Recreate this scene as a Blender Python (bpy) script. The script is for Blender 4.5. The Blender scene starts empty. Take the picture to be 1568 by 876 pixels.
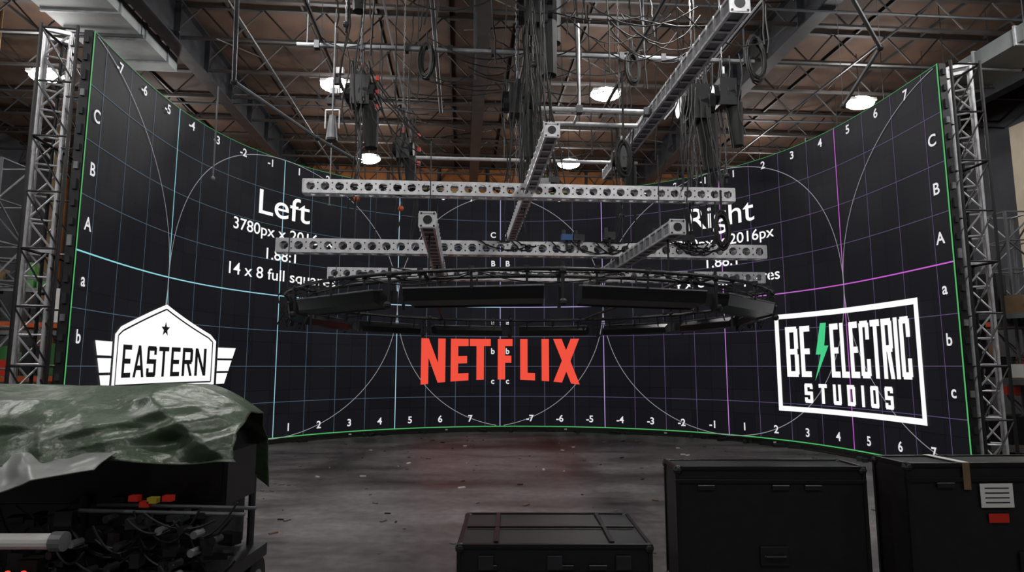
import bpy, math, random
import numpy as np
from mathutils import Vector, Matrix
random.seed(7)
scn=bpy.context.scene
scn.view_settings.view_transform='Standard'
scn.view_settings.exposure=0.0

# ------------------------------------------------------------ materials
def srgb(r,g,b):
    f=lambda c:(c/12.92 if c<=.04045 else ((c+.055)/1.055)**2.4)
    return (f(r/255),f(g/255),f(b/255),1)
def mat(name,col,rough=.6,metal=0.,emit=None,es=0.,noise=0.,nscale=6.,bump=0.,spec=.5,col2=None):
    m=bpy.data.materials.new(name); m.use_nodes=True
    nt=m.node_tree; b=nt.nodes['Principled BSDF']
    b.inputs['Base Color'].default_value=col
    b.inputs['Roughness'].default_value=rough
    b.inputs['Metallic'].default_value=metal
    b.inputs['Specular IOR Level'].default_value=spec
    if emit: 
        b.inputs['Emission Color'].default_value=emit; b.inputs['Emission Strength'].default_value=es
    if noise>0 or bump>0 or col2:
        tc=nt.nodes.new('ShaderNodeTexCoord'); n=nt.nodes.new('ShaderNodeTexNoise')
        n.inputs['Scale'].default_value=nscale; n.inputs['Detail'].default_value=6
        nt.links.new(tc.outputs['Object'],n.inputs['Vector'])
        r=nt.nodes.new('ShaderNodeValToRGB')
        r.color_ramp.elements[0].position=.35; r.color_ramp.elements[1].position=.68
        c2=col2 if col2 else tuple(min(1,c*(1+noise)) for c in col[:3])+(1,)
        c1=col if col2 else tuple(c*(1-noise) for c in col[:3])+(1,)
        r.color_ramp.elements[0].color=c1; r.color_ramp.elements[1].color=c2
        nt.links.new(n.outputs['Fac'],r.inputs['Fac']); nt.links.new(r.outputs['Color'],b.inputs['Base Color'])
        if bump>0:
            bp=nt.nodes.new('ShaderNodeBump'); bp.inputs['Strength'].default_value=bump; bp.inputs['Distance'].default_value=.02
            nt.links.new(n.outputs['Fac'],bp.inputs['Height']); nt.links.new(bp.outputs['Normal'],b.inputs['Normal'])
    return m
ALU=mat('aluminium',srgb(205,205,208),.4,.35,noise=.15,nscale=9)
ALUD=mat('aluminium_dull',srgb(125,127,130),.5,.4,noise=.25,nscale=5)
BLK=mat('black_powdercoat',srgb(22,22,24),.45,0,noise=.3,nscale=8)
BLKG=mat('black_gloss',srgb(16,16,18),.3,0)
RUB=mat('black_rubber',srgb(14,14,14),.7)
STEEL=mat('dark_steel',srgb(42,44,48),.55,.3,noise=.3,nscale=3)
JOIST=mat('joist_dark_grey',srgb(46,42,40),.65,.1,noise=.3,nscale=3)
STEELL=mat('grey_steel',srgb(98,101,104),.55,.2,noise=.25,nscale=2)
WHITE=mat('white_paint',srgb(215,215,210),.5)
RED=mat('red_paint',srgb(190,40,25),.45)
ORG=mat('orange_paint',srgb(185,75,25),.5)
YEL=mat('yellow_paint',srgb(170,150,40),.5)
GRN=mat('green_paint',srgb(50,110,50),.5)
BLU=mat('blue_paint',srgb(40,80,130),.5)
CARD=mat('cardboard',srgb(110,88,62),.8,noise=.15)
WOODY=mat('tan_wood',srgb(110,88,60),.7,noise=.2,nscale=3)
LAMP=mat('lamp_lens',(1,1,1,1),.4,emit=(1,.99,.97,1),es=45)
REDLED=mat('red_led',(.8,.05,.03,1),.4,emit=(1,.06,.03,1),es=1.2)

# ------------------------------------------------------------ mesh builder
class MB:
    def __init__(s): s.v=[];s.f=[];s.m=[];s.mats=[];s.col=None
    def mi(s,m):
        if m not in s.mats: s.mats.append(m)
        return s.mats.index(m)
    def face(s,pts,m):
        i=len(s.v); s.v+= [tuple(p) for p in pts]; s.f.append(tuple(range(i,i+len(pts)))); s.m.append(s.mi(m))
    def raw(s,vs,fs,m):
        i=len(s.v); s.v+=[tuple(p) for p in vs]; k=s.mi(m)
        for f in fs: s.f.append(tuple(i+j for j in f)); s.m.append(k)
    def box(s,c,sz,m,R=None):
        c=Vector(c); x,y,z=[q/2 for q in sz]
        vs=[Vector(p) for p in [(-x,-y,-z),(x,-y,-z),(x,y,-z),(-x,y,-z),(-x,-y,z),(x,-y,z),(x,y,z),(-x,y,z)]]
        if R is not None: vs=[R@p for p in vs]
        s.raw([p+c for p in vs],[(0,3,2,1),(4,5,6,7),(0,1,5,4),(1,2,6,5),(2,3,7,6),(3,0,4,7)],m)
    def frame(s,p0,p1):
        d=Vector(p1)-Vector(p0); L=d.length; d=d/L if L>0 else Vector((0,0,1))
        a=Vector((0,0,1)) if abs(d.z)<.95 else Vector((0,1,0))
        x=d.cross(a).normalized(); y=x.cross(d).normalized()
        return x,y,d,L
    def beam(s,p0,p1,w,h,m):
        x,y,d,L=s.frame(p0,p1); p0=Vector(p0);p1=Vector(p1)
        q=[(-w/2,-h/2),(w/2,-h/2),(w/2,h/2),(-w/2,h/2)]
        vs=[p0+x*a+y*b for a,b in q]+[p1+x*a+y*b for a,b in q]
        s.raw(vs,[(0,1,2,3),(7,6,5,4),(0,4,5,1),(1,5,6,2),(2,6,7,3),(3,7,4,0)],m)
    def tube(s,p0,p1,r,m,n=8,r2=None):
        x,y,d,L=s.frame(p0,p1); p0=Vector(p0);p1=Vector(p1); r2=r if r2 is None else r2
        vs=[];fs=[]
        for i in range(n):
            a=2*math.pi*i/n; e=x*math.cos(a)+y*math.sin(a); vs.append(p0+e*r)
        for i in range(n):
            a=2*math.pi*i/n; e=x*math.cos(a)+y*math.sin(a); vs.append(p1+e*r2)
        for i in range(n): fs.append((i,(i+1)%n,n+(i+1)%n,n+i))
        fs.append(tuple(range(n))[::-1]); fs.append(tuple(range(n,2*n)))
        s.raw(vs,fs,m)
    def path(s,pts,r,m,n=6):
        for a,b in zip(pts[:-1],pts[1:]): 
            if (Vector(a)-Vector(b)).length>1e-5: s.tube(a,b,r,m,n)
    def ball(s,c,r,m,n=10,sc=(1,1,1)):
        c=Vector(c);vs=[];fs=[];k=n//2+1
        for j in range(1,k):
            th=math.pi*j/k
            for i in range(n):
                ph=2*math.pi*i/n
                vs.append(c+Vector((r*sc[0]*math.sin(th)*math.cos(ph),r*sc[1]*math.sin(th)*math.sin(ph),r*sc[2]*math.cos(th))))
        t=len(vs);vs.append(c+Vector((0,0,r*sc[2])));vs.append(c-Vector((0,0,r*sc[2])))
        for j in range(k-2):
            for i in range(n): fs.append((j*n+i,j*n+(i+1)%n,(j+1)*n+(i+1)%n,(j+1)*n+i)[::-1])
        for i in range(n):
            fs.append((t,i,(i+1)%n)); fs.append((t+1,(k-2)*n+(i+1)%n,(k-2)*n+i))
        s.raw(vs,fs,m)
    def obj(s,name,parent=None,smooth=False,bevel=0):
        me=bpy.data.meshes.new(name); me.from_pydata(s.v,[],s.f); me.update()
        for m in s.mats: me.materials.append(m)
        me.polygons.foreach_set('material_index',s.m)
        if smooth: me.polygons.foreach_set('use_smooth',[True]*len(s.f))
        o=bpy.data.objects.new(name,me); scn.collection.objects.link(o)
        if parent: o.parent=parent
        if bevel:
            b=o.modifiers.new('bevel','BEVEL'); b.width=bevel; b.segments=2; b.limit_method='ANGLE'
        return o
def empty(name):
    e=bpy.data.objects.new(name,None); scn.collection.objects.link(e); return e
YAW=math.radians(4.5); CY,SY=math.cos(YAW),math.sin(YAW)
def W(u,v,z): return Vector((u*CY-v*SY,u*SY+v*CY,z))
RW=Matrix.Rotation(YAW,3,'Z')

def box_truss(mb,p0,p1,w,m,r=.025,rl=.012,bay=None):
    x,y,d,L=mb.frame(p0,p1); p0=Vector(p0); bay=bay or w
    n=max(1,round(L/bay)); st=L/n
    cs=[(-1,-1),(1,-1),(1,1),(-1,1)]
    P=lambda c,k: p0+x*(c[0]*w/2)+y*(c[1]*w/2)+d*(k*st)
    for c in cs: mb.tube(P(c,0),P(c,n),r,m,8)
    for k in range(n+1):
        for i in range(4): mb.tube(P(cs[i],k),P(cs[(i+1)%4],k),rl,m,5)
    for k in range(n):
        for i in range(4):
            a,b=cs[i],cs[(i+1)%4]
            if (k+i)%2: a,b=b,a
            mb.tube(P(a,k),P(b,k+1),rl,m,5)

def perf_beam(mb,p0,p1,w,m,cell=.23,mdark=BLK):
    """square beam whose faces are plates punched with octagonal holes"""
    x,y,d,L=mb.frame(p0,p1); p0=Vector(p0); n=round(L/cell); st=L/n
    h=w/2
    for ax,ay in [(x,y),(y,-x),(-x,-y),(-y,x)]:
        for k in range(n):
            c=p0+d*(st*(k+.5))+ay*h
            O=[];I=[]
            for j in range(8):
                a=math.pi/8+j*math.pi/4
                ca,sa=math.cos(a),math.sin(a); q=1/max(abs(ca),abs(sa))
                ox,oy=ca*q,sa*q
                O.append(c+d*(ox*st/2)+ax*(oy*h)); I.append(c+d*(ca*w*.31)+ax*(sa*w*.31))
            corner=[c+d*(sx*st/2)+ax*(sy*h) for sx,sy in [(1,1),(-1,1),(-1,-1),(1,-1)]]
            for j in range(8):
                mb.face([O[j],O[(j+1)%8],I[(j+1)%8],I[j]],m)
                mb.face([I[j],I[(j+1)%8],I[(j+1)%8]-ay*.02,I[j]-ay*.02],m)
            for j,cc in zip((0,2,4,6),corner): mb.face([O[j],cc,O[(j+1)%8]],m)
            e=c+d*(st/2)
            for sy in(-.22,.22):
                q=e+ax*(sy*w)+ay*.003
                mb.face([q+d*.016,q+ax*.016,q-d*.016,q-ax*.016],mdark)
    for e in (0,L):
        c=p0+d*e; q=[(-1,-1),(1,-1),(1,1),(-1,1)]
        for i in range(4):
            a=q[i];b=q[(i+1)%4]
            mb.beam(c+x*a[0]*h*.9+y*a[1]*h*.9,c+x*b[0]*h*.9+y*b[1]*h*.9,.03,.03,m)

def box_beam(mb,p0,p1,w,m):
    """aluminium box beam: four corner angles, cross plates, end plate with round hole"""
    x,y,d,L=mb.frame(p0,p1); p0=Vector(p0);p1=Vector(p1)
    for a,b in [(-1,-1),(1,-1),(1,1),(-1,1)]:
        mb.beam(p0+x*a*w*.42+y*b*w*.42,p1+x*a*w*.42+y*b*w*.42,w*.16,w*.16,m)
    n=round(L/.28)
    for k in range(n+1):
        c=p0+d*(L*k/n)
        for (ax,ay) in [(x,y),(-x,y)]:
            mb.beam(c+ax*w*.47-y*w*.45,c+ax*w*.47+y*w*.45,.05,.012,m)
        for q in (-1,1):
            mb.beam(c+y*q*w*.47-x*w*.45,c+y*q*w*.47+x*w*.45,.05,.012,m)
    mb.beam(p0+d*.02,p1-d*.02,w*.80,w*.80,ALUD)
    for e,sg in ((p0,-1),(p1,1)):
        c=e+d*sg*.01
        mb.beam(c-d*.008,c+d*.008,w*1.12,w*1.12,m)
        mb.tube(c+d*sg*.009,c+d*sg*.013,w*.3,BLK,16)
        for a in(-1,1):
            for b in (-1,1): mb.tube(c+d*sg*.009+x*a*w*.42+y*b*w*.42,c+d*sg*.016+x*a*w*.42+y*b*w*.42,w*.07,BLK,8)

# ------------------------------------------------------------ LED wall curve
ZB=0.105; SQ=.75
kn=[0,5,10,15,20,25,30]; kv=[.01154,.18065,.17968,.14921,.15544,.19889,-.01072]
N=601; SS=np.linspace(0,30,N); kap=np.interp(SS,kn,kv); ds=(30/(N-1))*SQ
HH=1.71381-np.concatenate([[0],np.cumsum((kap[1:]+kap[:-1])/2*ds)]); hm=(HH[1:]+HH[:-1])/2
XX=-5.63734+np.concatenate([[0],np.cumsum(np.cos(hm)*ds)]); YY=8.07039+np.concatenate([[0],np.cumsum(np.sin(hm)*ds)])
def wall(s,t,off=0.):
    x=float(np.interp(s,SS,XX));y=float(np.interp(s,SS,YY));h=float(np.interp(s,SS,HH))
    return Vector((x+math.sin(h)*off,y-math.cos(h)*off,ZB+t*SQ))

def led_mats():
    m=bpy.data.materials.new('led_screen_black'); m.use_nodes=True; nt=m.node_tree; b=nt.nodes['Principled BSDF']
    b.inputs['Base Color'].default_value=(.0012,.0012,.0014,1); b.inputs['Roughness'].default_value=.6; b.inputs['Specular IOR Level'].default_value=.12
    uv=nt.nodes.new('ShaderNodeUVMap'); br=nt.nodes.new('ShaderNodeTexBrick')
    br.offset=0; br.inputs['Scale'].default_value=1; br.inputs['Brick Width'].default_value=2/3; br.inputs['Row Height'].default_value=2/3
    br.inputs['Mortar Size'].default_value=.006; br.inputs['Mortar Smooth'].default_value=.1
    br.inputs['Color1'].default_value=srgb(20,20,25); br.inputs['Color2'].default_value=srgb(25,25,30); br.inputs['Mortar'].default_value=srgb(10,10,12)
    nt.links.new(uv.outputs['UV'],br.inputs['Vector']); nt.links.new(br.outputs['Color'],b.inputs['Emission Color'])
    b.inputs['Emission Strength'].default_value=.8
    g=bpy.data.materials.new('led_pixels_lit'); g.use_nodes=True; nt=g.node_tree; b=nt.nodes['Principled BSDF']
    b.inputs['Base Color'].default_value=(.002,.002,.002,1); b.inputs['Roughness'].default_value=.6; b.inputs['Specular IOR Level'].default_value=.1
    a=nt.nodes.new('ShaderNodeAttribute'); a.attribute_name='Col'
    nt.links.new(a.outputs['Color'],b.inputs['Emission Color']); b.inputs['Emission Strength'].default_value=1
    return m,g
SCR,LIT=led_mats()
led=empty('led_wall')
def screen():
    n=120; vs=[];fs=[];uvs=[]
    for i in range(n+1):
        s=30*i/n
        for t in (0,8): vs.append(wall(s,t,0)); uvs.append((s,t))
    for i in range(n): fs.append((2*i,2*i+2,2*i+3,2*i+1))
    me=bpy.data.meshes.new('screen'); me.from_pydata(vs,[],fs); me.materials.append(SCR)
    uvl=me.uv_layers.new(name='UVMap')
    for p in me.polygons:
        for li in p.loop_indices: uvl.data[li].uv=uvs[me.loops[li].vertex_index]
    o=bpy.data.objects.new('screen',me); scn.collection.objects.link(o); o.parent=led
screen()
mb=MB(); n=90
for i in range(n):
    a,b=30*i/n,30*(i+1)/n
    A=[wall(a,0,-.01),wall(b,0,-.01),wall(b,0,-.12),wall(a,0,-.12)]
    B=[p+Vector((0,0,8*SQ)) for p in A]
    mb.raw(A+B,[(0,3,2,1),(4,5,6,7),(2,3,7,6),(3,0,4,7),(1,2,6,5),(0,1,5,4)],BLK)
    A=[wall(a,0,.06),wall(b,0,.06),wall(b,0,-.3),wall(a,0,-.3)]
    A=[Vector((p.x,p.y,0)) for p in A]; B=[Vector((p.x,p.y,ZB-.015)) for p in A]
    mb.raw(A+B,[(0,1,5,4),(4,5,6,7),(2,3,7,6)],RUB)
mb.obj('cabinets',led)
mb=MB()
for k in range(0,46):
    s=min(30,k*2/3+.0)
    for off in(-.2,-.65): mb.tube(Vector((*wall(s,0,off).xy,0)),wall(s,8,off)+Vector((0,0,.05)),.024,BLK,6)
    for j in range(9):
        mb.tube(wall(s,j,-.2),wall(s,j,-.65),.015,BLK,5)
        if j<8: mb.tube(wall(s,j,-.2),wall(s,j+1,-.65),.012,BLK,5)
for j in range(0,9,2):
    for i in range(60): mb.tube(wall(i/2,j,-.65),wall(i/2+.5,j,-.65),.02,BLK,5)
for s,sd in((0,-1),(30,1)):
    for j in range(24):
        p=wall(s,j/3+.15,-.07); h=HH[0] if s==0 else HH[-1]; d=Vector((math.cos(h),math.sin(h),0))*(-1 if s==0 else 1)
        mb.beam(p,p+d*.03,.05,.09 if j%3 else .14,STEEL if j%4 else ALUD)
for s in (10,13.2,17.2,20.5,24):
    p=wall(s,0,.075); p.z=.06; mb.box(p,(.06,.02,.03),WHITE)
mb.obj('rear_support_frame',led)

# ---- screen content
class SC:
    def __init__(s): s.v=[];s.f=[];s.c=[]
    def convex(s,pts,col,off,step=.25):
        xs=[p[0] for p in pts]; a=min(xs);b=max(xs); k0=math.floor(a/step)
        def clip(P,lim,sgn):
            R=[]
            for i in range(len(P)):
                p,q=P[i],P[(i+1)%len(P)]
                ip=(p[0]-lim)*sgn>=0; iq=(q[0]-lim)*sgn>=0
                if ip: R.append(p)
                if ip!=iq:
                    t=(lim-p[0])/(q[0]-p[0]); R.append((lim,p[1]+t*(q[1]-p[1])))
            return R
        k=k0
        while k*step<b:
            P=clip(clip(pts,k*step,1),(k+1)*step,-1)
            if len(P)>=3:
                i=len(s.v); s.v+=[wall(x,y,off) for x,y in P]; s.f.append(tuple(range(i,i+len(P))))
                c=col((a+b)/2 if b-a<.3 else (k+.5)*step) if callable(col) else col
                s.c.append(c)
            k+=1
    def rect(s,x0,y0,x1,y1,col,off): s.convex([(x0,y0),(x1,y0),(x1,y1),(x0,y1)],col,off)
    def line(s,p,q,w,col,off):
        d=(q[0]-p[0],q[1]-p[1]); L=math.hypot(*d)
        if L<1e-6:return
        nx,ny=-d[1]/L*w/2,d[0]/L*w/2
        s.convex([(p[0]+nx,p[1]+ny),(p[0]-nx,p[1]-ny),(q[0]-nx,q[1]-ny),(q[0]+nx,q[1]+ny)],col,off)
    def text(s,body,x,y,size,col,off,align='CENTER',bold=0,sx=1.):
        cu=bpy.data.curves.new('t','FONT'); cu.body=body; cu.size=size; cu.align_x=align; cu.align_y='CENTER'; cu.offset=bold
        o=bpy.data.objects.new('t',cu); scn.collection.objects.link(o); bpy.context.view_layer.update()
        me=bpy.data.meshes.new_from_object(o.evaluated_get(bpy.context.evaluated_depsgraph_get()))
        V=[(v.co.x*sx+x,v.co.y+y) for v in me.vertices]
        for p in me.polygons:
            i=len(s.v); P=[V[k] for k in p.vertices]
            s.v+=[wall(a,min(8,max(0,b)),off) for a,b in P]; s.f.append(tuple(range(i,i+len(P)))); s.c.append(col)
        bpy.data.objects.remove(o); bpy.data.curves.remove(cu); bpy.data.meshes.remove(me)
    def obj(s,name):
        me=bpy.data.meshes.new(name); me.from_pydata(s.v,[],s.f); me.materials.append(LIT)
        ca=me.color_attributes.new('Col','FLOAT_COLOR','CORNER')
        for p,c in zip(me.polygons,s.c):
            for li in p.loop_indices: ca.data[li].color=c
        o=bpy.data.objects.new(name,me); scn.collection.objects.link(o); o.parent=led
def mix(a,b,t): return tuple(a[i]*(1-t)+b[i]*t for i in range(3))+(1,)
MIN_L=srgb(70,88,102); MIN_R=srgb(88,72,108)
def minor(s): return mix(MIN_L,MIN_R,min(1,max(0,(s-13)/6)))
def major(s):
    if s<15: return mix(srgb(135,212,220),srgb(170,200,225),s/15)
    return mix(srgb(165,165,210),srgb(196,96,206),min(1,(s-15)/11))
g=SC()
majs=[3.5,7.5,11.5,15,18.5,22.5,26.5]
for base in (0,15):
    for k in range(15):
        s=base+.5+k
        if s not in majs: g.rect(s-.008,0,s+.008,8,minor,.004)
for t in (1,2,3,5,6,7): g.rect(0,t-.008,30,t+.008,minor,.0045)
for s in majs: g.rect(s-.012,0,s+.012,8,major,.006)
g.rect(0,3.986,30,4.014,major,.0065)
G=srgb(80,180,100); G2=srgb(60,130,80)
g.rect(0,0,30,.028,G,.007); g.rect(0,7.982,30,8,G2,.007); g.rect(0,0,.035,8,G,.007); g.rect(29.965,0,30,8,G,.007)
g.obj('grid_lines')
c=SC(); CG=srgb(140,140,146)
for cx,lo,hi in [(7.5,0,15),(22.5,15,30),(-.5,0,15),(15.5,0,15),(14.5,15,30),(30.5,15,30)]:
    P=[(cx+4*math.cos(a),4+4*math.sin(a)) for a in [2*math.pi*i/120 for i in range(121)]]
    for p,q in zip(P[:-1],P[1:]):
        if lo<=p[0]<=hi and lo<=q[0]<=hi: c.line(p,q,.02,CG,.009)
c.obj('geometry_circles')
L=SC(); WH=(1,1,1,1); LW=srgb(225,225,228)
for half in (7.5,22.5):
    for k in range(1,8):
        for sg in(-1,1):
            s=half+sg*(k-.5)
            for t in(.27,7.77): L.text(('-' if sg<0 else '')+str(k),s,t,.3,LW,.011,bold=.006)
for s in (.32,14.75,15.25,29.68):
    for ch,t in zip('CBAabc',(6.5,5.5,4.5,3.5,2.5,1.5)): L.text(ch,s,t,.34 if s in(.32,29.68) else .27,LW,.011,bold=.006)
for nm,s in(('Left',7.5),('Right',22.5)):
    L.text(nm,s,6.55,1.0,WH,.012,bold=.004,sx=1.2 if nm=='Left' else 1.08)
    L.text('3780px x 2016px',s,5.78,.45,WH,.012,bold=.003,sx=1.1); L.text('1.88:1',s,5.14,.45,WH,.012,bold=.003,sx=1.1); L.text('14 x 8 full squares',s,4.56,.45,WH,.012,bold=.003,sx=1.14)
L.obj('labels')
def glyph(ch,w,h,th,tv=None):
    tv=tv or th
    V=lambda x,a=0,b=h:[(x,a),(x+th,a),(x+th,b),(x,b)]
    Hh=lambda y,a=0,b=w:[(a,y),(b,y),(b,y+tv),(a,y+tv)]
    m=h/2-tv/2
    return {'N':[V(0),V(w-th),[(0,h),(th,h),(w,0),(w-th,0)]],
     'E':[V(0),Hh(0),Hh(m,0,w*.92),Hh(h-tv)],'F':[V(0),Hh(m,0,w*.92),Hh(h-tv)],'L':[V(0),Hh(0)],
     'T':[V(w/2-th/2),Hh(h-tv)],'I':[V(w/2-th/2)],
     'X':[[(0,0),(th*1.15,0),(w,h),(w-th*1.15,h)],[(w-th*1.15,0),(w,0),(th*1.15,h),(0,h)]],
     'A':[[(0,0),(th,0),(w/2+th*.5,h),(w/2-th*.5,h)],[(w-th,0),(w,0),(w/2+th*.5,h),(w/2-th*.5,h)],Hh(h*.22,w*.2,w*.8)],
     'S':[Hh(0,w*.06,w*.94),Hh(m),Hh(h-tv,w*.06,w*.94),V(0,h/2,h-.03),V(w-th,.03,h/2),V(0,.03,h*.28),V(w-th,h*.72,h-.03)],
     'R':[V(0),Hh(h-tv,0,w*.92),Hh(m,0,w*.92),V(w-th,h/2,h*.95),[(w*.35,m+tv),(w*.35+th,m+tv),(w,0),(w-th,0)]],
     'B':[V(0),Hh(0,0,w*.92),Hh(m,0,w*.92),Hh(h-tv,0,w*.92),V(w-th,h*.05,m),V(w-th,m+tv,h*.95)],
     'C':[V(0,h*.04,h*.96),Hh(0,w*.1,w*.9),Hh(h-tv,w*.1,w*.9),V(w-th,h*.04,h*.33),V(w-th,h*.67,h*.96)],
     'U':[V(0,.03,h),V(w-th,.03,h),Hh(0,w*.06,w*.94)],'D':[V(0),V(w-th,h*.08,h*.92),Hh(0,0,w*.9),Hh(h-tv,0,w*.9)],'O':[V(0,.03,h-.03),V(w-th,.03,h-.03),Hh(0,w*.06,w*.94),Hh(h-tv,w*.06,w*.94)],
     'G':[V(0),Hh(0),Hh(h-tv),V(w-th,0,h*.5),V(w-th,h*.7,h),Hh(m,w*.5,w)],'H':[V(0),V(w-th),Hh(m)]}[ch]
def word(sc,txt,x,y,ws,h,th,gap,col,off,tv=None):
    for ch,w in zip(txt,ws):
        for P in glyph(ch,w,h,th,tv): sc.convex([(x+a,y+b) for a,b in P],col,off)
        x+=w+gap
R=SC(); RC=srgb(240,80,62)
xs=[(12.33,13.15),(13.33,13.93),(13.97,14.68),(14.92,15.42),(15.68,16.18),(16.40,16.66),(16.80,17.68)]
for ch,(a,b) in zip('NETFLIX',xs):
    w=b-a; arch=lambda q:.16*((q-15)/2.67)**2
    for P in glyph(ch,w,1.36,.25 if ch!='I' else .25,.24):
        R.convex([(a+p, (1.56-arch(a+p)) if q<.01 else 1.56+q-arch(a+p)*(1-q/1.36)) for p,q in P],RC,.012)
R.obj('red_logo')
B=SC(); K=srgb(20,20,22)
B.convex([(1.6,1.55),(5.4,1.55),(5.4,2.62),(5.2,2.78),(3.5,3.38),(1.8,2.78),(1.6,2.62)],WH,.012)
pe=[(1.72,1.62),(5.28,1.62),(5.28,2.6),(5.12,2.7),(3.5,3.27),(1.88,2.7),(1.72,2.6)]
for p,q in zip(pe,pe[1:]+pe[:1]): B.line(p,q,.035,K,.014)
word(B,'EASTERN',1.93,1.77,[.34,.42,.36,.38,.34,.38,.40],.66,.095,.088,K,.015,tv=.1)
star=[(3.5+(.17 if i%2==0 else .07)*math.sin(i*math.pi/5),2.82+(.17 if i%2==0 else .07)*math.cos(i*math.pi/5)) for i in range(10)]
for i in range(10): B.convex([(3.5,2.82),star[i],star[(i+1)%10]],K,.016)
for sg in(-1,1):
    for j,(ln,y0) in enumerate([(.62,2.2),(.5,1.88),(.38,1.56)]):
        x0=3.5+sg*1.98;x1=x0+sg*ln
        B.convex([(x0,y0),(x1-sg*.1,y0),(x1,y0+.27),(x0,y0+.27)],WH,.012)
word(B,'LIGHTING',1.85,1.08,[.33,.12,.36,.36,.34,.12,.38,.36],.38,.11,.12,WH,.014)
B.obj('white_badge_logo')
E=SC()
x0,x1,y0,y1=24.12,28.88,.8,3.42; w=.13
for r in((x0,y0,x1,y0+w),(x0,y1-w,x1,y1),(x0,y0,x0+w,y1),(x1-w,y0,x1,y1)): E.rect(*r,WH,.012)
word(E,'BE',24.45,1.72,[.40,.33],1.34,.13,.07,WH,.013,tv=.15)
word(E,'ELECTRIC',25.92,1.72,[.29,.26,.29,.33,.31,.35,.13,.33],1.34,.125,.052,WH,.013,tv=.15)
GB=srgb(70,205,135)
E.convex([(25.42,2.3),(25.62,3.1),(25.82,3.1),(25.68,2.3)],GB,.013); E.convex([(25.42,2.3),(25.55,2.52),(25.86,2.52),(25.70,2.3)],GB,.0132)
E.convex([(25.35,1.62),(25.60,2.34),(25.86,2.52)],GB,.0134)
word(E,'STUDIOS',24.98,1.05,[.27,.27,.27,.27,.1,.27,.27],.5,.095,.2,WH,.013,tv=.095)
E.obj('framed_logo')

# ------------------------------------------------------------ building shell
def floor_mat():
    m=bpy.data.materials.new('concrete_floor'); m.use_nodes=True; nt=m.node_tree; b=nt.nodes['Principled BSDF']
    tc=nt.nodes.new('ShaderNodeTexCoord')
    n1=nt.nodes.new('ShaderNodeTexNoise'); n1.inputs['Scale'].default_value=.8; n1.inputs['Detail'].default_value=9; n1.inputs['Roughness'].default_value=.7
    n2=nt.nodes.new('ShaderNodeTexNoise'); n2.inputs['Scale'].default_value=9; n2.inputs['Detail'].default_value=8
    mp=nt.nodes.new('ShaderNodeMapping'); mp.inputs['Scale'].default_value=(.5,1.2,1); mp.inputs['Rotation'].default_value=(0,0,.25)
    nt.links.new(tc.outputs['Object'],mp.inputs['Vector']); nt.links.new(mp.outputs['Vector'],n1.inputs['Vector']); nt.links.new(tc.outputs['Object'],n2.inputs['Vector'])
    r=nt.nodes.new('ShaderNodeValToRGB'); r.color_ramp.elements[0].position=.36; r.color_ramp.elements[1].position=.66
    r.color_ramp.elements[0].color=srgb(60,57,58); r.color_ramp.elements[1].color=srgb(122,116,117)
    mx=nt.nodes.new('ShaderNodeMix'); mx.data_type='RGBA'; mx.blend_type='MULTIPLY'; mx.inputs[0].default_value=.5
    r2=nt.nodes.new('ShaderNodeValToRGB'); r2.color_ramp.elements[0].position=.38; r2.color_ramp.elements[1].position=.6
    r2.color_ramp.elements[0].color=(.4,.4,.4,1)
    nt.links.new(n1.outputs['Fac'],r.inputs['Fac']); nt.links.new(n2.outputs['Fac'],r2.inputs['Fac'])
    nt.links.new(r.outputs['Color'],mx.inputs[6]); nt.links.new(r2.outputs['Color'],mx.inputs[7]); nt.links.new(mx.outputs[2],b.inputs['Base Color'])
    r3=nt.nodes.new('ShaderNodeMapRange'); r3.inputs['To Min'].default_value=.3; r3.inputs['To Max'].default_value=.65
    nt.links.new(n1.outputs['Fac'],r3.inputs['Value']); nt.links.new(r3.outputs['Result'],b.inputs['Roughness'])
    b.inputs['Specular IOR Level'].default_value=.4
    return m
UL,UR,VF,VB,ZR=-19,19,-6,30,11.2
FL=floor_mat()
mb=MB(); mb.face([W(UL,VF,0),W(UR,VF,0),W(UR,VB,0),W(UL,VB,0)],FL); mb.obj('floor')
DECK=mat('ceiling_deck_brown',srgb(64,44,31),.85,noise=.35,nscale=1.2,bump=.1)
mb=MB(); mb.face([W(UL,VB,ZR),W(UR,VB,ZR),W(UR,VF,ZR),W(UL,VF,ZR)],DECK); mb.obj('ceiling')
WB=mat('wall_plywood_brown',srgb(150,92,46),.8,noise=.3,nscale=1)
mb=MB(); mb.face([W(UL,VB,0),W(UL,VB,ZR),W(UR,VB,ZR),W(UR,VB,0)],WB)
for i in range(16): mb.box(W(UL+1+i*2.4,VB-.08,ZR/2),(.12,.14,ZR),STEEL,RW)
mb.obj('wall_back')
WG=mat('wall_grey',srgb(52,55,60),.8,noise=.2,nscale=.8)
mb=MB(); mb.face([W(UL,VF,0),W(UL,VF,ZR),W(UL,VB,ZR),W(UL,VB,0)],WG); mb.obj('wall_left')
mb=MB(); mb.face([W(UR,VF,0),W(UR,VB,0),W(UR,VB,ZR),W(UR,VF,ZR)],WG); mb.obj('wall_right')
mb=MB(); mb.face([W(UL,VF,0),W(UR,VF,0),W(UR,VF,ZR),W(UL,VF,ZR)],WG); mb.obj('wall_front')

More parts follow.
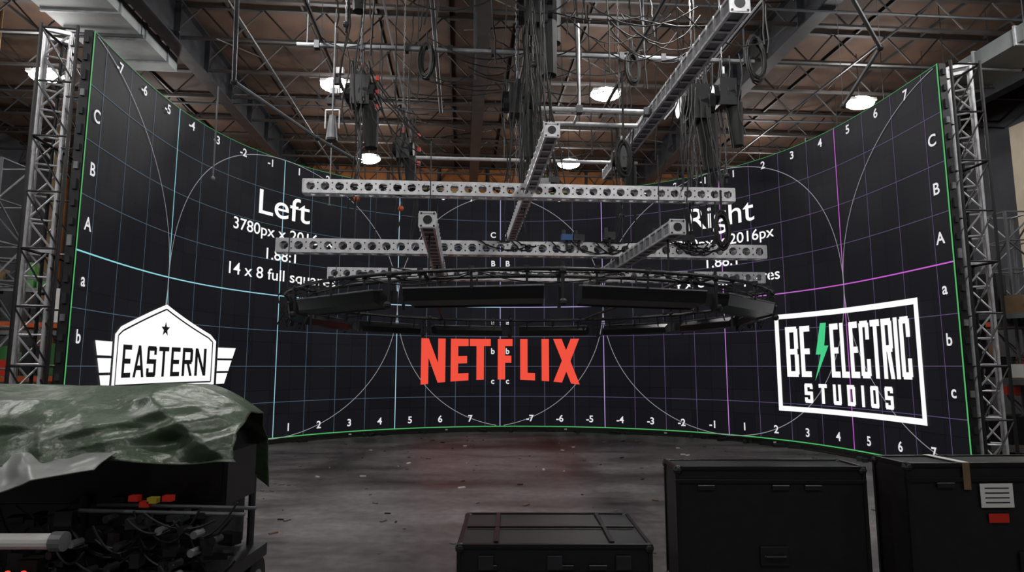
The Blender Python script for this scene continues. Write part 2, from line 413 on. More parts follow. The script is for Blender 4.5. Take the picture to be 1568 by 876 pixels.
mb=MB()
v=3.2
while v<VB:
    zt,zb=ZR-.08,ZR-.95
    mb.beam(W(UL,v,zt),W(UR,v,zt),.13,.07,JOIST); mb.beam(W(UL,v,zb),W(UR,v,zb),.11,.06,JOIST)
    u=UL; k=0
    while u<UR-.8:
        a,b=(zb,zt) if k%2==0 else (zt,zb)
        mb.tube(W(u,v,a),W(u+.8,v,b),.024,JOIST,5); u+=.8;k+=1
    v+=1.9
mb.obj('roof_joists')
mb=MB()
for u in (-7.55,.45,8.45,16.4):
    for q,(w_,h_) in ((ZR-.12,(.38,.05)),(ZR-1.25,(.38,.05))): mb.beam(W(u,VF,q),W(u,VB,q),w_,h_,STEEL)
    mb.beam(W(u,VF,ZR-.68),W(u,VB,ZR-.68),.05,1.08,STEEL)
    v=1.
    while v<VB:
        mb.beam(W(u,v,ZR-1.22),W(u,v,ZR-.15),.34,.03,STEEL); v+=1.9
mb.obj('roof_girders')
mb=MB()
for k in range(20):
    u=UL+1+k*1.95
    mb.beam(W(u,VF,ZR-.05),W(u,VB,ZR-.05),.06,.08,JOIST)
for u,z in((-5.4,9.9),(-1.9,10.05),(2.2,9.95),(5.9,9.8),(10.7,9.9)):
    mb.tube(W(u,VF,z),W(u,VB,z),.03,STEEL,6)
for v_,z in((9.5,9.95),(13.4,9.9),(20.1,9.95)): mb.tube(W(UL,v_,z),W(UR,v_,z),.035,STEEL,6)
for k in range(26):
    u=random.uniform(-8,11); v=random.uniform(9,25); mb.tube(W(u,v,10.1),W(u+random.uniform(-2.5,2.5),v+random.uniform(1,3),11.),.022,JOIST,5)
mb.obj('ceiling_conduits')
def duct(u0,u1,v0,v1,z0,z1,col):
    mb=MB(); D=mat('galvanised_duct',col,.55,.1,noise=.25,nscale=1.5)
    mb.box(W((u0+u1)/2,(v0+v1)/2,(z0+z1)/2),(u1-u0,v1-v0,z1-z0),D,RW)
    v=v0+.1
    while v<v1:
        mb.box(W((u0+u1)/2,v,(z0+z1)/2),(u1-u0+.08,.05,z1-z0+.08),ALUD,RW); v+=1.2
    v=v0+1
    while v<v1:
        for u in(u0-.06,u1+.06): mb.tube(W(u,v,z0-.05),W(u,v,ZR),.012,STEEL,5)
        mb.beam(W(u0-.1,v,z0-.07),W(u1+.1,v,z0-.07),.05,.04,STEEL); v+=2.4
    mb.obj('air_duct')
duct(-9.7,-8.0,0,17.5,9.75,10.15,srgb(135,140,140))
duct(12.7,13.9,2,20,9.0,9.4,srgb(90,94,94))

def highbay(u,v,z=9.55,power=330):
    e=empty('high_bay_light')
    mb=MB(); c=W(u,v,z)
    mb.box(c+Vector((0,0,.07)),(.82,.46,.08),WHITE,RW)
    mb.box(c+Vector((0,0,.14)),(.4,.2,.08),ALUD,RW)
    for k in range(9): mb.box(c+RW@Vector((-.32+k*.08,0,.125)),(.012,.36,.05),ALUD,RW)
    mb.tube(c+Vector((0,0,.16)),Vector((c.x,c.y,ZR-.05)),.012,STEEL,5)
    mb.obj('housing',e,bevel=.01)
    mb=MB(); mb.ball(c+Vector((0,0,.02)),.44,LAMP,20,sc=(1,.66,.42)); mb.obj('lens',e,smooth=True)
    l=bpy.data.lights.new('bulb','POINT'); l.energy=power; l.shadow_soft_size=.3; l.color=(1,.98,.96)
    o=bpy.data.objects.new('bulb',l); o.location=c-Vector((0,0,.6)); scn.collection.objects.link(o); o.parent=e
for v in(-2,4.6,11.1,17.6,24.1):
    for u in(-11.5,-3.65,4.15,12.):
        highbay(u,v)

def tower(x,y,h,rot):
    mb=MB()
    R=Matrix.Rotation(rot,3,'Z')
    w=.29
    n=16
    cs=[R@Vector((a*w/2,b*w/2,0))+Vector((x,y,0)) for a,b in((-1,-1),(1,-1),(1,1),(-1,1))]
    for c_ in cs: mb.tube(c_+Vector((0,0,.05)),c_+Vector((0,0,h)),.026,ALU,10)
    for k in range(n+1):
        z=.08+k*(h-.1)/n
        for i in range(4):
            mb.tube(cs[i]+Vector((0,0,z)),cs[(i+1)%4]+Vector((0,0,z)),.015,ALU,6)
            if k<n:
                a,b=(cs[i],cs[(i+1)%4]) if (k+i)%2 else (cs[(i+1)%4],cs[i])
                mb.tube(a+Vector((0,0,z)),b+Vector((0,0,z+(h-.1)/n)),.015,ALU,6)
    for z in (h*.5,h-.02,.06):
        for i in range(4): mb.beam(cs[i]+Vector((0,0,z)),cs[(i+1)%4]+Vector((0,0,z)),.06,.05,ALU)
    mb.box((x,y,.025),(.9,.9,.05),STEELL,R)
    mb.obj('truss_tower')
tower(-6.46,8.55,6.3,.55); tower(7.10,9.6,6.3,-.55)

def hung(name,build):
    mb=MB(); build(mb); return mb.obj(name)
def straps(mb,pts,ztop,r=.008,m=STEEL):
    for p in pts: mb.tube(p,Vector((p.x,p.y,ztop)),r,m,5)
hung('perforated_truss',lambda mb:(perf_beam(mb,W(-2.55,10.2,4.47),W(4.55,10.2,4.47),.23,ALU),straps(mb,[W(-1.7,10.2,4.58),W(3.7,10.2,4.58)],8.1)))
hung('perforated_truss',lambda mb:(perf_beam(mb,W(-2.95,10.3,3.52),W(5.1,10.3,3.52),.23,ALU),straps(mb,[W(-1.75,10.3,3.6),W(3.75,10.3,3.6)],4.4,.012)))
hung('perforated_truss',lambda mb:(perf_beam(mb,W(-2.55,12.3,3.37),W(6.05,12.3,3.37),.22,ALU),straps(mb,[W(-1.7,12.3,3.45),W(5,12.3,3.45)],8.1)))
hung('aluminium_box_truss',lambda mb:(box_beam(mb,W(3.8,8.0,6.62),W(3.8,16.0,6.62),.27,ALU),straps(mb,[W(3.8,9,6.7),W(3.8,15,6.7)],10.2)))
hung('aluminium_box_truss',lambda mb:(box_beam(mb,W(1.12,7.75,4.6),W(1.12,14.7,4.6),.18,ALU),straps(mb,[W(1.12,8.4,4.7),W(1.12,12.4,4.7)],8.1)))
hung('aluminium_box_truss',lambda mb:(box_beam(mb,W(-.42,7.45,3.33),W(-.42,12.4,3.33),.18,ALU),straps(mb,[W(-.42,10.3,3.4),W(-.42,8.,3.4)],4.5)))
hung('aluminium_box_truss',lambda mb:(box_beam(mb,W(2.67,7.6,3.33),W(2.67,13.2,3.33),.18,ALU),straps(mb,[W(2.67,10.3,3.4),W(2.67,8.3,3.4)],4.5)))

mb=MB()
mb.tube(W(-3.4,12.5,8.1),W(6.2,12.5,8.1),.05,ALUD,10)
mb.tube(W(-3.2,10.0,8.1),W(6.2,10.0,8.1),.05,ALUD,10)
for u in(-2.9,-.6,1.3,3.6,5.4): mb.tube(W(u,8.2,8.2),W(u,16,8.2),.045,STEEL,8)
for u in(-3.2,0.2,3.8,6):
    for v in(10.,12.5): mb.tube(W(u,v,8.1),W(u,v,10.3),.02,STEEL,6)
for u in np.arange(-3,6.2,.9): mb.box(W(float(u),12.5,8.1),(.1,.14,.16),STEEL,RW)
mb.obj('pipe_grid')
mb=MB()
mb.tube(W(1.2,11.8,6.6),W(3.75,11.8,6.6),.05,ALU,10); mb.tube(W(1.2,12.4,6.55),W(3.6,12.4,6.55),.045,ALU,10)
mb.tube(W(2.25,11.8,6.6),W(2.25,11.8,8.4),.035,ALU,8)
for u in(1.3,2.25,3.6):
    mb.beam(W(u-.06,11.8,6.6),W(u+.06,11.8,6.6),.15,.15,STEELL); mb.tube(W(u,11.8,6.6),W(u,12.4,6.55),.03,ALU,8)
mb.obj('suspended_pipe')
mb=MB(); mb.tube(W(-1.4,13.6,6.15),W(3.9,13.6,6.15),.04,ALU,8)
for u in(-1.2,.9,3.7): mb.tube(W(u,13.6,6.15),W(u,13.6,8.2),.01,STEEL,5)
mb.obj('suspended_pipe')
mb=MB()
P=[W(.3,7.6,8.0),W(-1.9,7.9,7.6),W(-3.3,8.9,7.0),W(-3.9,10.6,6.4),W(-2.9,12.4,6.1),W(-2.2,13.2,5.9)]
mb.path(P,.035,STEELL,8)
for p in P: mb.ball(p,.06,STEEL,8); mb.tube(p,Vector((p.x,p.y,10.2)),.006,STEEL,4)
mb.obj('curved_pipe_frame')
mb=MB()
P=[W(3.4,7.6,8.0),W(5.6,8.4,7.3),W(7.2,9.9,7.1),W(7.3,11.2,6.6)]
mb.path(P,.035,STEELL,8)
for p in P: mb.ball(p,.06,STEEL,8); mb.tube(p,Vector((p.x,p.y,10.2)),.006,STEEL,4)
mb.obj('curved_pipe_frame')

# ------------------------------------------------------------ circular light rig
mb=MB(); C0=(1.07,10.45); RR=3.78
def ringp(a,r,z): return W(C0[0]+r*math.sin(a),C0[1]-r*math.cos(a),z)
NP=12
for r,z in((RR,2.64),(RR-.28,2.60)):
    pts=[ringp(2*math.pi*i/60,r,z) for i in range(61)]
    mb.path(pts,.022,BLK,8)
for i in range(NP):
    a=2*math.pi*(i+.5)/NP; am=.208
    pr=[(RR+.04,2.45),(RR+.01,2.32),(RR-.22,2.27),(RR-.26,2.38),(RR-.12,2.47)]
    v0=[ringp(a-am,r,z) for r,z in pr]; v1=[ringp(a+am,r,z) for r,z in pr]
    n5=len(pr)
    mb.raw(v0+v1,[tuple(range(n5)),tuple(range(n5,2*n5))[::-1]]+[(j,n5+j,n5+(j+1)%n5,(j+1)%n5) for j in range(n5)],BLKG)
    mb.beam(v0[0]+Vector((0,0,.012)),v1[0]+Vector((0,0,.012)),.02,.015,ALUD)
    mb.beam(v0[4]+Vector((0,0,.012)),v1[4]+Vector((0,0,.012)),.02,.015,ALUD)
    mb.beam(v0[2],v1[2],.02,.02,STEEL)
    for q in(-.16,0,.16):
        mb.tube(ringp(a+q,RR-.02,2.44),ringp(a+q,RR-.02,2.66),.013,BLK,6)
        mb.box(ringp(a+q,RR-.02,2.65),(.06,.06,.07),STEEL)
        mb.tube(ringp(a+q,RR-.24,2.40),ringp(a+q,RR-.28,2.62),.012,BLK,6)
    a2=2*math.pi*i/NP
    for r in(RR,RR-.28):
        mb.tube(ringp(a2,r,2.25),ringp(a2,r,2.72),.02,BLK,8)
        mb.ball(ringp(a2,r,2.63),.045,STEEL,8)
    mb.tube(ringp(a2,RR,2.64),ringp(a2,RR-.28,2.60),.02,BLK,6)
    mb.box(ringp(a2,RR-.1,2.38),(.07,.07,.14),BLK); mb.ball(ringp(a2,RR+.03,2.28),.045,BLK,8)
    for k in range(3):
        z0=2.64; pts=[]; b0=random.uniform(-.3,-.1); b1=random.uniform(.15,.4)
        for j in range(9):
            t=j/8; pts.append(ringp(a2+b0+t*(b1-b0),RR+random.uniform(-.12,.04),z0-(.04+.05*k)*4*t*(1-t)))
        mb.path(pts,.007,RUB,5)
for u in(-.42,2.67):
    v=math.sqrt(RR**2-(u-C0[0])**2)
    mb.tube(W(u,C0[1]-v,2.63),W(u,C0[1]+v,2.63),.025,STEEL,8)
    for s_ in(-.72,0,.5): mb.tube(W(u,C0[1]+v*s_,2.63),W(u,C0[1]+v*s_,3.25),.012,STEEL,6)
for a in (1.2,-1.2,2.,-2.):
    mb.tube(ringp(a,RR,2.7),ringp(a,RR,3.5),.008,STEEL,5)
for a in (1.45,-1.45,1.7,-1.7):
    for k in range(5):
        p=ringp(a+random.uniform(-.05,.05),RR+random.uniform(-.05,.1),2.75)
        pts=[p+Vector((.05*math.sin(j*1.3+k),.03*k-.06,-.09*j)) for j in range(7)]
        mb.path(pts,.01,RUB,5)
    mb.box(ringp(a,RR+.02,2.45),(.14,.14,.2),BLK)
mb.obj('circular_light_rig')

# ------------------------------------------------------------ hoists, cables
def hoist(u,v,z,ztop=10.3,zbot=None,red=False,k_=1.35):
    mb=MB(); p=W(u,v,z)
    mb.box(p,(.26*k_,.3*k_,.42*k_),BLK,RW); mb.tube(p+Vector((-.2*k_,0,0)),p+Vector((.2*k_,0,0)),.15*k_,BLKG,14)
    for q in(-.12,0,.12): mb.tube(p+Vector((q*k_-.01,0,0)),p+Vector((q*k_+.01,0,0)),.165*k_,STEEL,14)
    mb.box(p+Vector((0,0,.27*k_)),(.1,.14,.14),STEEL,RW); mb.tube(p+Vector((0,0,.3*k_)),p+Vector((0,0,.45*k_)),.025,RED if red else ALU,8)
    mb.tube(p+Vector((.13*k_,0,-.15*k_)),p+Vector((.16*k_,0,-.8*k_)),.13*k_,RUB,12,r2=.09*k_)
    def chain(a,b):
        n=int(abs(b-a)/.07)
        for k in range(n):
            z0=a+(b-a)*k/n; z1=a+(b-a)*(k+1)/n
            d=Vector((.012,0,0)) if k%2 else Vector((0,.012,0))
            for s_ in(-1,1): mb.tube(Vector((p.x-.03,p.y,z0))+d*s_,Vector((p.x-.03,p.y,z1))+d*s_,.005,ALUD,4)
    chain(z+.4,ztop)
    zb=zbot if zbot else z-1.3
    chain(z-.2,zb)
    mb.ball((p.x-.03,p.y,zb),.06,ORG if red else STEEL,8); mb.tube((p.x-.03,p.y,zb),(p.x-.03,p.y,zb-.14),.02,STEEL,6)
    if red:
        for q in range(3): mb.box(p+Vector((.32,-.1,.25-q*.28)),(.06,.05,.09),RED)
    for k in range(6):
        x0=random.uniform(-.25,.25)
        pts=[Vector((p.x+x0+.06*math.sin(j+k),p.y+.1*k-.2,z+.8-j*.24*(1+.2*k)+ (0 if j<7 else .1*(j-6)))) for j in range(9)]
        mb.path(pts,.014,RUB,5)
    mb.obj('chain_hoist')
hoist(-1.95,11.7,6.75,zbot=4.7,red=True); hoist(1.0,11.3,6.5,zbot=4.8); hoist(4.4,11.3,6.55,zbot=4.7,red=False,k_=1.6)
hoist(5.3,12,7.1,zbot=5.4); hoist(3.3,12.6,5.9,zbot=4.7,k_=1.1); hoist(-1.2,12.4,5.9,zbot=4.7,red=True,k_=1.); hoist(1.25,10.6,7.9,zbot=6.9,k_=1.5); hoist(1.4,11.2,8.9,zbot=8.2,k_=1.6); hoist(-2.0,10.4,8.6,zbot=7.4,k_=1.2)

mb=MB(); p=W(-2.45,11.6,6.0)
mb.tube(p+Vector((0,0,.25)),p+Vector((0,0,-.2)),.06,ALUD,14,r2=.11); mb.tube(p+Vector((0,0,-.2)),p+Vector((0,0,-.24)),.11,BLK,14)
mb.path([p+Vector((-.13,0,0)),p+Vector((-.13,0,.36)),p+Vector((.13,0,.36)),p+Vector((.13,0,0))],.015,ALU,6)
mb.tube(p+Vector((0,0,.36)),Vector((p.x,p.y,8.1)),.02,ALUD,6)
for k in range(4): mb.box(p+Vector((.05*k-.05,.05,.55+.2*k)),(.14,.1,.12),ALU if k%2 else BLK)
mb.obj('hanging_spot_lamp')

def coil(u,v,z,r=.28,n=9,top=8.2):
    mb=MB(); p=W(u,v,z)
    for k in range(n):
        ph=random.uniform(0,3.14); rr=r*random.uniform(.7,1.05); off=random.uniform(-.06,.06)
        pts=[p+Vector((math.cos(ph*.3)*rr*.55*math.sin(a),off+.25*rr*math.sin(a+ph),rr*1.3*math.cos(a)+random.uniform(-.01,.01))) for a in [2*math.pi*j/16 for j in range(17)]]
        mb.path(pts,.018,RUB,5)
    mb.tube(p+Vector((0,0,r)),Vector((p.x,p.y,top)),.018,RUB,6)
    mb.obj('cable_coil')
coil(-.75,12,7.6,.3,14); coil(3.4,12,7.6,.3,14); coil(5.9,11.8,7.8,.4,22); coil(2.7,10.2,5.1,.25,10,6.6); coil(4.1,9.6,3.75,.25,8,4.4); coil(1.3,11.9,8.2,.3,10,10)

mb=MB()
def flush():
    global mb
    mb.obj('cable_bundle'); mb=MB()
def drape(a,b,sag,r=.012,n=14,m=RUB,j=.02):
    a=Vector(a);b=Vector(b)
    pts=[a.lerp(b,t)+Vector((random.uniform(-j,j),random.uniform(-j,j),-sag*4*t*(1-t))) for t in [i/n for i in range(n+1)]]
    mb.path(pts,r,m,5)
for k in range(8):
    u0=random.uniform(-2.5,4.); drape(W(u0,10.2,4.6),W(u0+random.uniform(.4,1.6),10.2,4.6),random.uniform(.02,.25),.011)
flush()
for k in range(16):
    u0=random.uniform(.2,4.0); drape(W(u0,10.15,3.65),W(u0+random.uniform(.3,1.0),10.2,3.65),random.uniform(0,.22),.012)
flush()
for k in range(10):
    u0=random.uniform(-1.5,4.5); drape(W(u0,12.2,3.5),W(u0+random.uniform(.4,1.4),12.2,3.5),random.uniform(.02,.2),.012)
flush()
for k in range(22):
    u0=1.15+random.uniform(-.15,.15); drape(W(u0,random.uniform(9,12),8.2),W(u0+random.uniform(-.3,.5),10.4,4.6),random.uniform(-.2,.1),.014)
flush()
for k in range(14):
    u0=4.4+random.uniform(-.25,.2); drape(W(u0,11.4,7.6),W(u0+random.uniform(-.9,.2),random.uniform(9.8,10.6),random.uniform(3.6,4.8)),random.uniform(.0,.3),.012)
flush()
for k in range(14):
    drape(W(-2.0+random.uniform(-.2,.2),11.7,7.4),W(-1.2+random.uniform(-.9,.9),11.2,random.uniform(4.6,6.6)),random.uniform(.1,.5),.012)
flush()
for k in range(30):
    v=random.uniform(9,15);u0=random.uniform(-3,4); drape(W(u0,v,8.15),W(u0+random.uniform(1,2.5),v+random.uniform(-.5,.5),8.15),random.uniform(.1,.6),.014)
for k in range(44):
    v=random.uniform(9,15.5);u0=random.uniform(-3,6); drape(W(u0,v,random.choice([8.1,8.1,7.2,6.6])),W(u0+random.uniform(-.2,.2),v,10.4),0,.016)
flush()
for u,v,a,b in((-3.,14.2,5.2,9.9),(-4.15,10.6,4.7,6.3),(6.9,11.9,4.6,6.2)):
    mb.tube(W(u,v,a),W(u,v,b),.015,STEELL,6); mb.ball(W(u,v,a),.04,STEELL,8); mb.obj('hanging_rod'); mb=MB()
for u,v,z,m in((1.7,10.15,3.70,BLU),(3.2,10.1,3.74,GRN),(3.4,10.15,3.72,YEL),(1.9,10.15,3.70,BLK),(2.4,10.1,3.74,BLK),(3.75,10.15,3.72,BLK),(1.35,10.2,4.65,ALUD),(1.5,10.2,4.68,BLK)):
    mb.box(W(u,v,z),(.18,.12,.1),m,RW); mb.tube(W(u,v,z-.05),W(u,v,z-.2),.02,BLK,6); mb.tube(W(u-.05,v,z+.05),W(u-.05,v,z+.13),.03,BLK,8)
mb.obj('truss_clamped_devices')

# ------------------------------------------------------------ road cases
body=mat('case_laminate',srgb(17,17,19),.45,noise=.35,nscale=11)
def road_case(name,c,size,rot,lid=.35,label=False,low=False):
    mb=MB(); R=Matrix.Rotation(rot,3,'Z'); x,y,z=size; c=Vector(c)
    P=lambda a,b,d:c+R@Vector((a,b,d))
    mb.box(P(0,0,z/2),(x-.02,y-.02,z-.02),body,R)
    e=.026
    for sx in(-1,1):
        for sy in(-1,1):
            mb.box(P(sx*(x/2-e/2),sy*(y/2-e/2),z/2),(e,e,z),BLKG,R)
        for q in(e/2,z-e/2): mb.box(P(sx*(x/2-e/2),0,q),(e,y,e),BLKG,R)
    for sy in(-1,1):
        for q in(e/2,z-e/2,z*(1-lid)): mb.box(P(0,sy*(y/2-e/2),q),(x,e+.006,e),BLKG,R)
    for sx in(-1,1):
        for sy in(-1,1):
            for q in(.03,z-.03): mb.ball(P(sx*(x/2-.022),sy*(y/2-.022),q),.036,BLK,10)
    for q in(-.34,.05,.22):
        mb.box(P(q*x,-y/2-.001,z-.15),(.12,.01,.03),BLK,R); mb.box(P(q*x,-y/2-.004,z-.135),(.12,.012,.006),STEELL,R)
    if low:
        for q in(-.3,.3): mb.box(P(q*x,0,z+.003),(.03,y*.9,.012),BLKG,R)
        mb.box(P(0,-.02,z+.004),(x*.94,.02,.014),BLKG,R)
        for q in(-.35,.0,.35): mb.box(P(q*x,-y/2-.004,z*.72),(.1,.012,.09),STEEL,R)
    else:
        mb.box(P(0,-y/2-.002,z*.3),(.2,.012,.13),BLK,R); mb.path([P(-.07,-y/2-.012,z*.3),P(-.07,-y/2-.03,z*.3),P(.07,-y/2-.03,z*.3),P(.07,-y/2-.012,z*.3)],.01,RUB,6)
    if label:
        mb.box(P(-x*.5+.62,-y/2-.004,z-.22),(.23,.004,.16),WHITE,R)
        for k in range(4): mb.box(P(-x*.5+.62,-y/2-.007,z-.17-.032*k),(.17,.002,.008),BLK,R)
        mb.box(P(-x*.5+.62,-y/2-.004,z-.37),(.14,.004,.06),RED,R)
        mb.box(P(-x*.5+.42,0,z+.002),(.05,y,.004),WHITE,R); mb.box(P(-x*.5+.42,-y/2-.003,z-.09),(.05,.004,.18),CARD,R)
    mb.obj(name,bevel=.003)
road_case('road_case',(1.865,4.90,0),(1.37,.38,.885),-.01,lid=.12)
road_case('road_case',(3.545,4.72,0),(1.68,.4,.94),.03,lid=.12,label=True)
road_case('road_case',(.285,4.9,0),(1.31,.94,.42),.0,lid=.45,low=True)

# ------------------------------------------------------------ floor debris
mb=MB()
for k in range(220):
    x=random.uniform(-4.6,5.4); y=random.uniform(5.6,15.2)
    if (x-.2)**2/33+(y-9)**2/40>1: continue
    r=random.uniform(.01,.045); th=random.uniform(0,6.3)
    m=random.choice([WHITE,CARD,STEELL,STEELL,RUB,CARD,STEELL])
    mb.box((x,y,.004+r*.1),(r*2.2,r*.8,.006+r*.2),m,Matrix.Rotation(th,3,'Z'))
mb.obj('floor_debris')
mb=MB()
for k in range(22):
    s=random.uniform(8,29); p=wall(s,0,random.uniform(.14,.3)); p.z=.03
    mb.box(p,(random.uniform(.08,.3),.08,.06),random.choice([RUB,BLK,STEEL]),Matrix.Rotation(random.uniform(0,3),3,'Z'))
for i in range(20):
    s0=8+i; a=wall(s0,0,.14); b=wall(s0+1,0,.14); a.z=b.z=.015; mb.path([a,b],.014,RUB,5)
mb.obj('floor_cable_run')

# ------------------------------------------------------------ tarp + cart
from mathutils import noise as mnoise
def tarpmat():
    m=bpy.data.materials.new('green_tarp'); m.use_nodes=True; nt=m.node_tree; b=nt.nodes['Principled BSDF']
    tc=nt.nodes.new('ShaderNodeTexCoord'); n=nt.nodes.new('ShaderNodeTexNoise'); n.inputs['Scale'].default_value=1.6; n.inputs['Detail'].default_value=7
    r=nt.nodes.new('ShaderNodeValToRGB'); r.color_ramp.elements[0].position=.35; r.color_ramp.elements[1].position=.7
    r.color_ramp.elements[0].color=srgb(40,54,40); r.color_ramp.elements[1].color=srgb(74,90,70)
    nt.links.new(tc.outputs['Object'],n.inputs['Vector']); nt.links.new(n.outputs['Fac'],r.inputs['Fac']); nt.links.new(r.outputs['Color'],b.inputs['Base Color'])
    n2=nt.nodes.new('ShaderNodeTexNoise'); n2.inputs['Scale'].default_value=9; n2.inputs['Detail'].default_value=6
    bp=nt.nodes.new('ShaderNodeBump'); bp.inputs['Strength'].default_value=.6; bp.inputs['Distance'].default_value=.03
    nt.links.new(tc.outputs['Object'],n2.inputs['Vector']); nt.links.new(n2.outputs['Fac'],bp.inputs['Height']); nt.links.new(bp.outputs['Normal'],b.inputs['Normal'])
    b.inputs['Roughness'].default_value=.35
    return m
TARP=tarpmat(); TARPG=mat('grey_tarp',srgb(122,125,122),.38,noise=.25,nscale=3,bump=.6)
def sheet(name,fn,nu,nv,m,parent):
    vs=[fn(i/nu,j/nv) for j in range(nv+1) for i in range(nu+1)]
    fs=[(j*(nu+1)+i,j*(nu+1)+i+1,(j+1)*(nu+1)+i+1,(j+1)*(nu+1)+i) for j in range(nv) for i in range(nu)]
    mb=MB(); mb.raw(vs,fs,m); o=mb.obj(name,parent,smooth=True)
    so=o.modifiers.new('s','SOLIDIFY'); so.thickness=.006
    return o
tarp=empty('tarp_covered_cart')
def lerp(a,b,t): return a+(b-a)*t
def fold(x,y,s): 
    v=mnoise.noise(Vector((x*s,y*s,3.1))); return 1-2*abs(v)
def f_green(i,j):
    x=lerp(-3.75,-1.78,i)
    ridge=1.49+.012*math.sin(i*9)-.05*max(0,.3-i)
    hem=lerp(.46,.40,i)
    prof=[(4.75,.95),(4.68,1.30),(4.5,ridge-.01),(4.15,ridge),(3.85,ridge-.09),(3.65,ridge-.22),(3.52,ridge-hem)]
    t=j*(len(prof)-1); k=min(int(t),len(prof)-2); q=t-k
    y=lerp(prof[k][0],prof[k+1][0],q); z=lerp(prof[k][1],prof[k+1][1],q)
    # right end: sheet runs out over the edge and slopes down to a pointed corner
    e=max(0,(i-.82)/.18); jj=min(1,max(0,(j-.25)/.75))
    x+=e*(.02+.30*jj); z-=e**1.5*(.20-.06*jj); z=max(z,1.08) if e>0 and j>.5 else z
    w=.12+.88*min(1,max(0,(j-.42)/.35))
    f=fold(x*1.7+z*2.6,x*.3,1.35)*.11+fold(x*.9-z*2.8,z*1.4,2.3)*.06+mnoise.noise(Vector((x*6,z*8,1)))*.012
    y-=(f-.04)*w; z+=f*.30*w-.02
    return Vector((x,y,z))
sheet('green_tarp',f_green,170,120,TARP,tarp)
def f_grey(i,j):
    x=lerp(-3.6,-2.10,i); y=3.50-j*.16; z=lerp(1.12,.84+.20*i,j)
    f=fold(x*1.3+z*2.2,z*.9,1.7)*.11+fold(x,z*2.4,4)*.035
    z+=.03*math.sin(i*8)*j+f*.2; y-=f*(.4+.6*j)
    return Vector((x,y,z))
sheet('grey_tarp',f_grey,120,60,TARPG,tarp)
mb=MB()
mb.box((-2.75,4.25,.98),(1.75,.75,.36),BLK); mb.box((-1.86,3.95,.96),(.46,.4,.30),BLK)
mb.box((-1.86,3.745,.96),(.40,.01,.24),BLKG)
mb.box((-2.5,4.2,.35),(1.6,.8,.08),BLK)
mb.box((-2.5,4.25,.6),(1.3,.6,.36),BLK)
for x in(-3.25,-2.5,-1.8):
    for y in(3.85,4.55): mb.tube((x,y,.16),(x,y,.85),.025,STEEL,8)
for x in(-3.2,-1.8):
    for y in(3.8,4.6): mb.tube((x-.04,y,.15),(x+.04,y,.15),.15,RUB,20); mb.tube((x-.05,y,.15),(x+.05,y,.15),.06,ALUD,12)
mb.tube((-3.2,3.32,.73),(-2.3,3.32,.73),.038,WHITE,14); mb.tube((-2.3,3.32,.73),(-2.24,3.32,.73),.048,ALUD,14)
for y in (3.5,3.65): mb.tube((-2.3,y,.84),(-1.42,y,.82),.01,STEELL,8)
mb.tube((-2.1,3.6,.62),(-1.5,3.6,.6),.02,BLK,8)
for k in range(60):
    x=random.uniform(-2.75,-1.58); y=random.uniform(3.45,3.9); z=random.uniform(.34,.82)
    m=random.choice([BLK,BLK,BLKG,STEEL,BLK,STEEL,ALUD])
    mb.box((x,y,z),(random.uniform(.04,.13),random.uniform(.05,.12),random.uniform(.03,.09)),m,Matrix.Rotation(random.uniform(-.4,.4),3,'Z'))
for k in range(24):
    x=random.uniform(-2.6,-1.55); z=random.uniform(.4,.82); mb.tube((x,3.43,z),(x+.01,3.5,z),.02,random.choice([BLKG,BLKG,ALUD,STEEL]),10)
for x,z,m in((-2.02,.90,RED),(-1.92,.89,YEL),(-1.84,.9,RED),(-1.96,.87,RED)): mb.box((x,3.52,z),(.05,.04,.03),m)
for x in(-2.5,-2.42): mb.ball((x,3.30,.58),.016,REDLED,8)
for k in range(44):
    a=Vector((random.uniform(-2.9,-1.7),random.uniform(3.38,3.6),random.uniform(.4,.85))); b=a+Vector((random.uniform(.1,.4),random.uniform(-.05,.1),random.uniform(-.2,.1)))
    s_=random.uniform(.04,.14)
    pts=[a.lerp(b,t/10)+Vector((0,0,-s_*4*(t/10)*(1-t/10))) for t in range(11)]
    mb.path(pts,.006,random.choice([RUB,RUB,RUB,STEEL]),5)
mb.obj('cart_chassis',tarp)

# ------------------------------------------------------------ side clutter
def rack(u,v,w,d,h,rot,cols):
    mb=MB(); R=Matrix.Rotation(rot+YAW,3,'Z'); c=W(u,v,0); P=lambda a,b,z:c+R@Vector((a,b,z))
    for sx in(-1,1):
        for sy in(-1,1): mb.box(P(sx*w/2,sy*d/2,h/2),(.08,.08,h),BLU if cols else STEEL,R)
        for k in range(int(h/.8)): mb.beam(P(sx*w/2,-d/2,k*.8+.1),P(sx*w/2,d/2,k*.8+.8),.04,.03,STEEL)
    z=.12
    while z<h:
        for sy in(-1,1): mb.box(P(0,sy*d/2,z),(w,.05,.1),ORG if cols else STEELL,R)
        mb.box(P(0,0,z+.06),(w,d,.03),WOODY,R)
        x=-w/2+.15
        while x<w/2-.3:
            ww=random.uniform(.15,.5); hh=random.uniform(.2,.8); 
            mb.box(P(x+ww/2,random.uniform(-.1,.1),z+.08+hh/2),(ww,random.uniform(.4,.8),hh),random.choice([CARD,BLK,STEEL,STEEL,RED,BLK,WHITE,GRN,BLK,BLK,WOODY]),R); x+=ww+.06
        z+=1.2
    mb.obj('storage_rack')
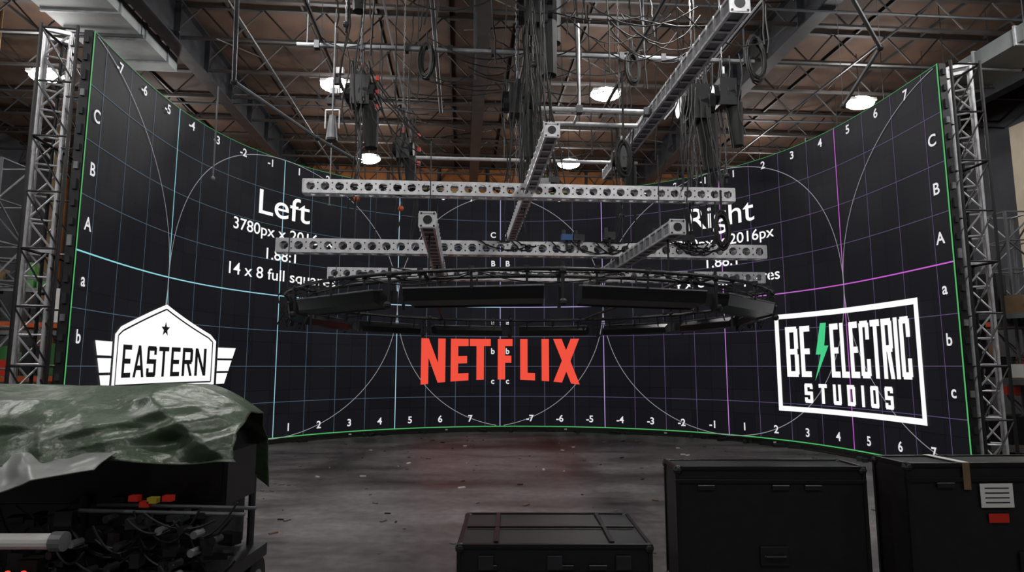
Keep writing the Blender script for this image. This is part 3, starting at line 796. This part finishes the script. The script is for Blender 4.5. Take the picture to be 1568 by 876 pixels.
rack(-10.2,15.2,3.2,.9,3.6,.5,True); rack(11.9,13.6,2.8,.9,3.4,-.6,True); rack(11.3,18.5,3.2,.9,4.8,-.3,False); rack(-12.5,19,3.2,.9,4.8,.3,False); rack(10.6,10.6,2.4,.8,2.9,-1.0,False)
def column(u,v):
    mb=MB(); mb.box(W(u,v,ZR/2),(.03,.3,ZR),WOODY,RW)
    for q in(-.15,.15): mb.box(W(u,v+q,ZR/2),(.3,.03,ZR),WOODY,RW)
    mb.box(W(u,v,.02),(.5,.5,.04),STEEL,RW); mb.obj('steel_column')
for u,v in((-12.6,17),(-15,24)): column(u,v)
mb=MB(); CR=mat('cream_wall',srgb(150,140,122),.8,noise=.08,nscale=2)
mb.box(W(16.6,14.3,4.4),(.2,6.,8.8),CR,RW); mb.box(W(16.6,11.2,4.4),(.3,.2,8.9),WHITE,RW); mb.obj('partition_wall')
mb=MB(); 
box_truss(mb,(-9.2,11.,0.1),(-9.2,11.,5.2),.7,STEELL,.03,.018)
box_truss(mb,(-8.9,11.4,3.3),(-11.9,10.3,3.3),.4,STEELL,.025,.014)
mb.box((-9.2,11,.05),(1.1,1.1,.1),ORG)
mb.obj('scaffold_tower')
mb=MB(); box_truss(mb,(9.9,12.4,.1),(9.9,12.4,4.6),.6,STEELL,.03,.018); mb.box((9.9,12.4,.05),(1,1,.1),ORG)
mb.box((9.9,12.4,1.3),(.62,.62,.5),RED); mb.box((9.9,12.4,2.6),(.62,.62,.5),STEEL)
mb.obj('scaffold_tower')

# ------------------------------------------------------------ world, camera
w=bpy.data.worlds.new('world'); scn.world=w; w.use_nodes=True
w.node_tree.nodes['Background'].inputs[0].default_value=(.5,.55,.6,1); w.node_tree.nodes['Background'].inputs[1].default_value=.1
cam=bpy.data.cameras.new('camera'); cam.sensor_width=36; cam.lens=36*972.77/1568; cam.clip_end=200
co=bpy.data.objects.new('camera',cam); scn.collection.objects.link(co); scn.camera=co
co.location=(0,0,ZB+1.495); co.rotation_euler=(math.radians(90)+.12614,0,0)
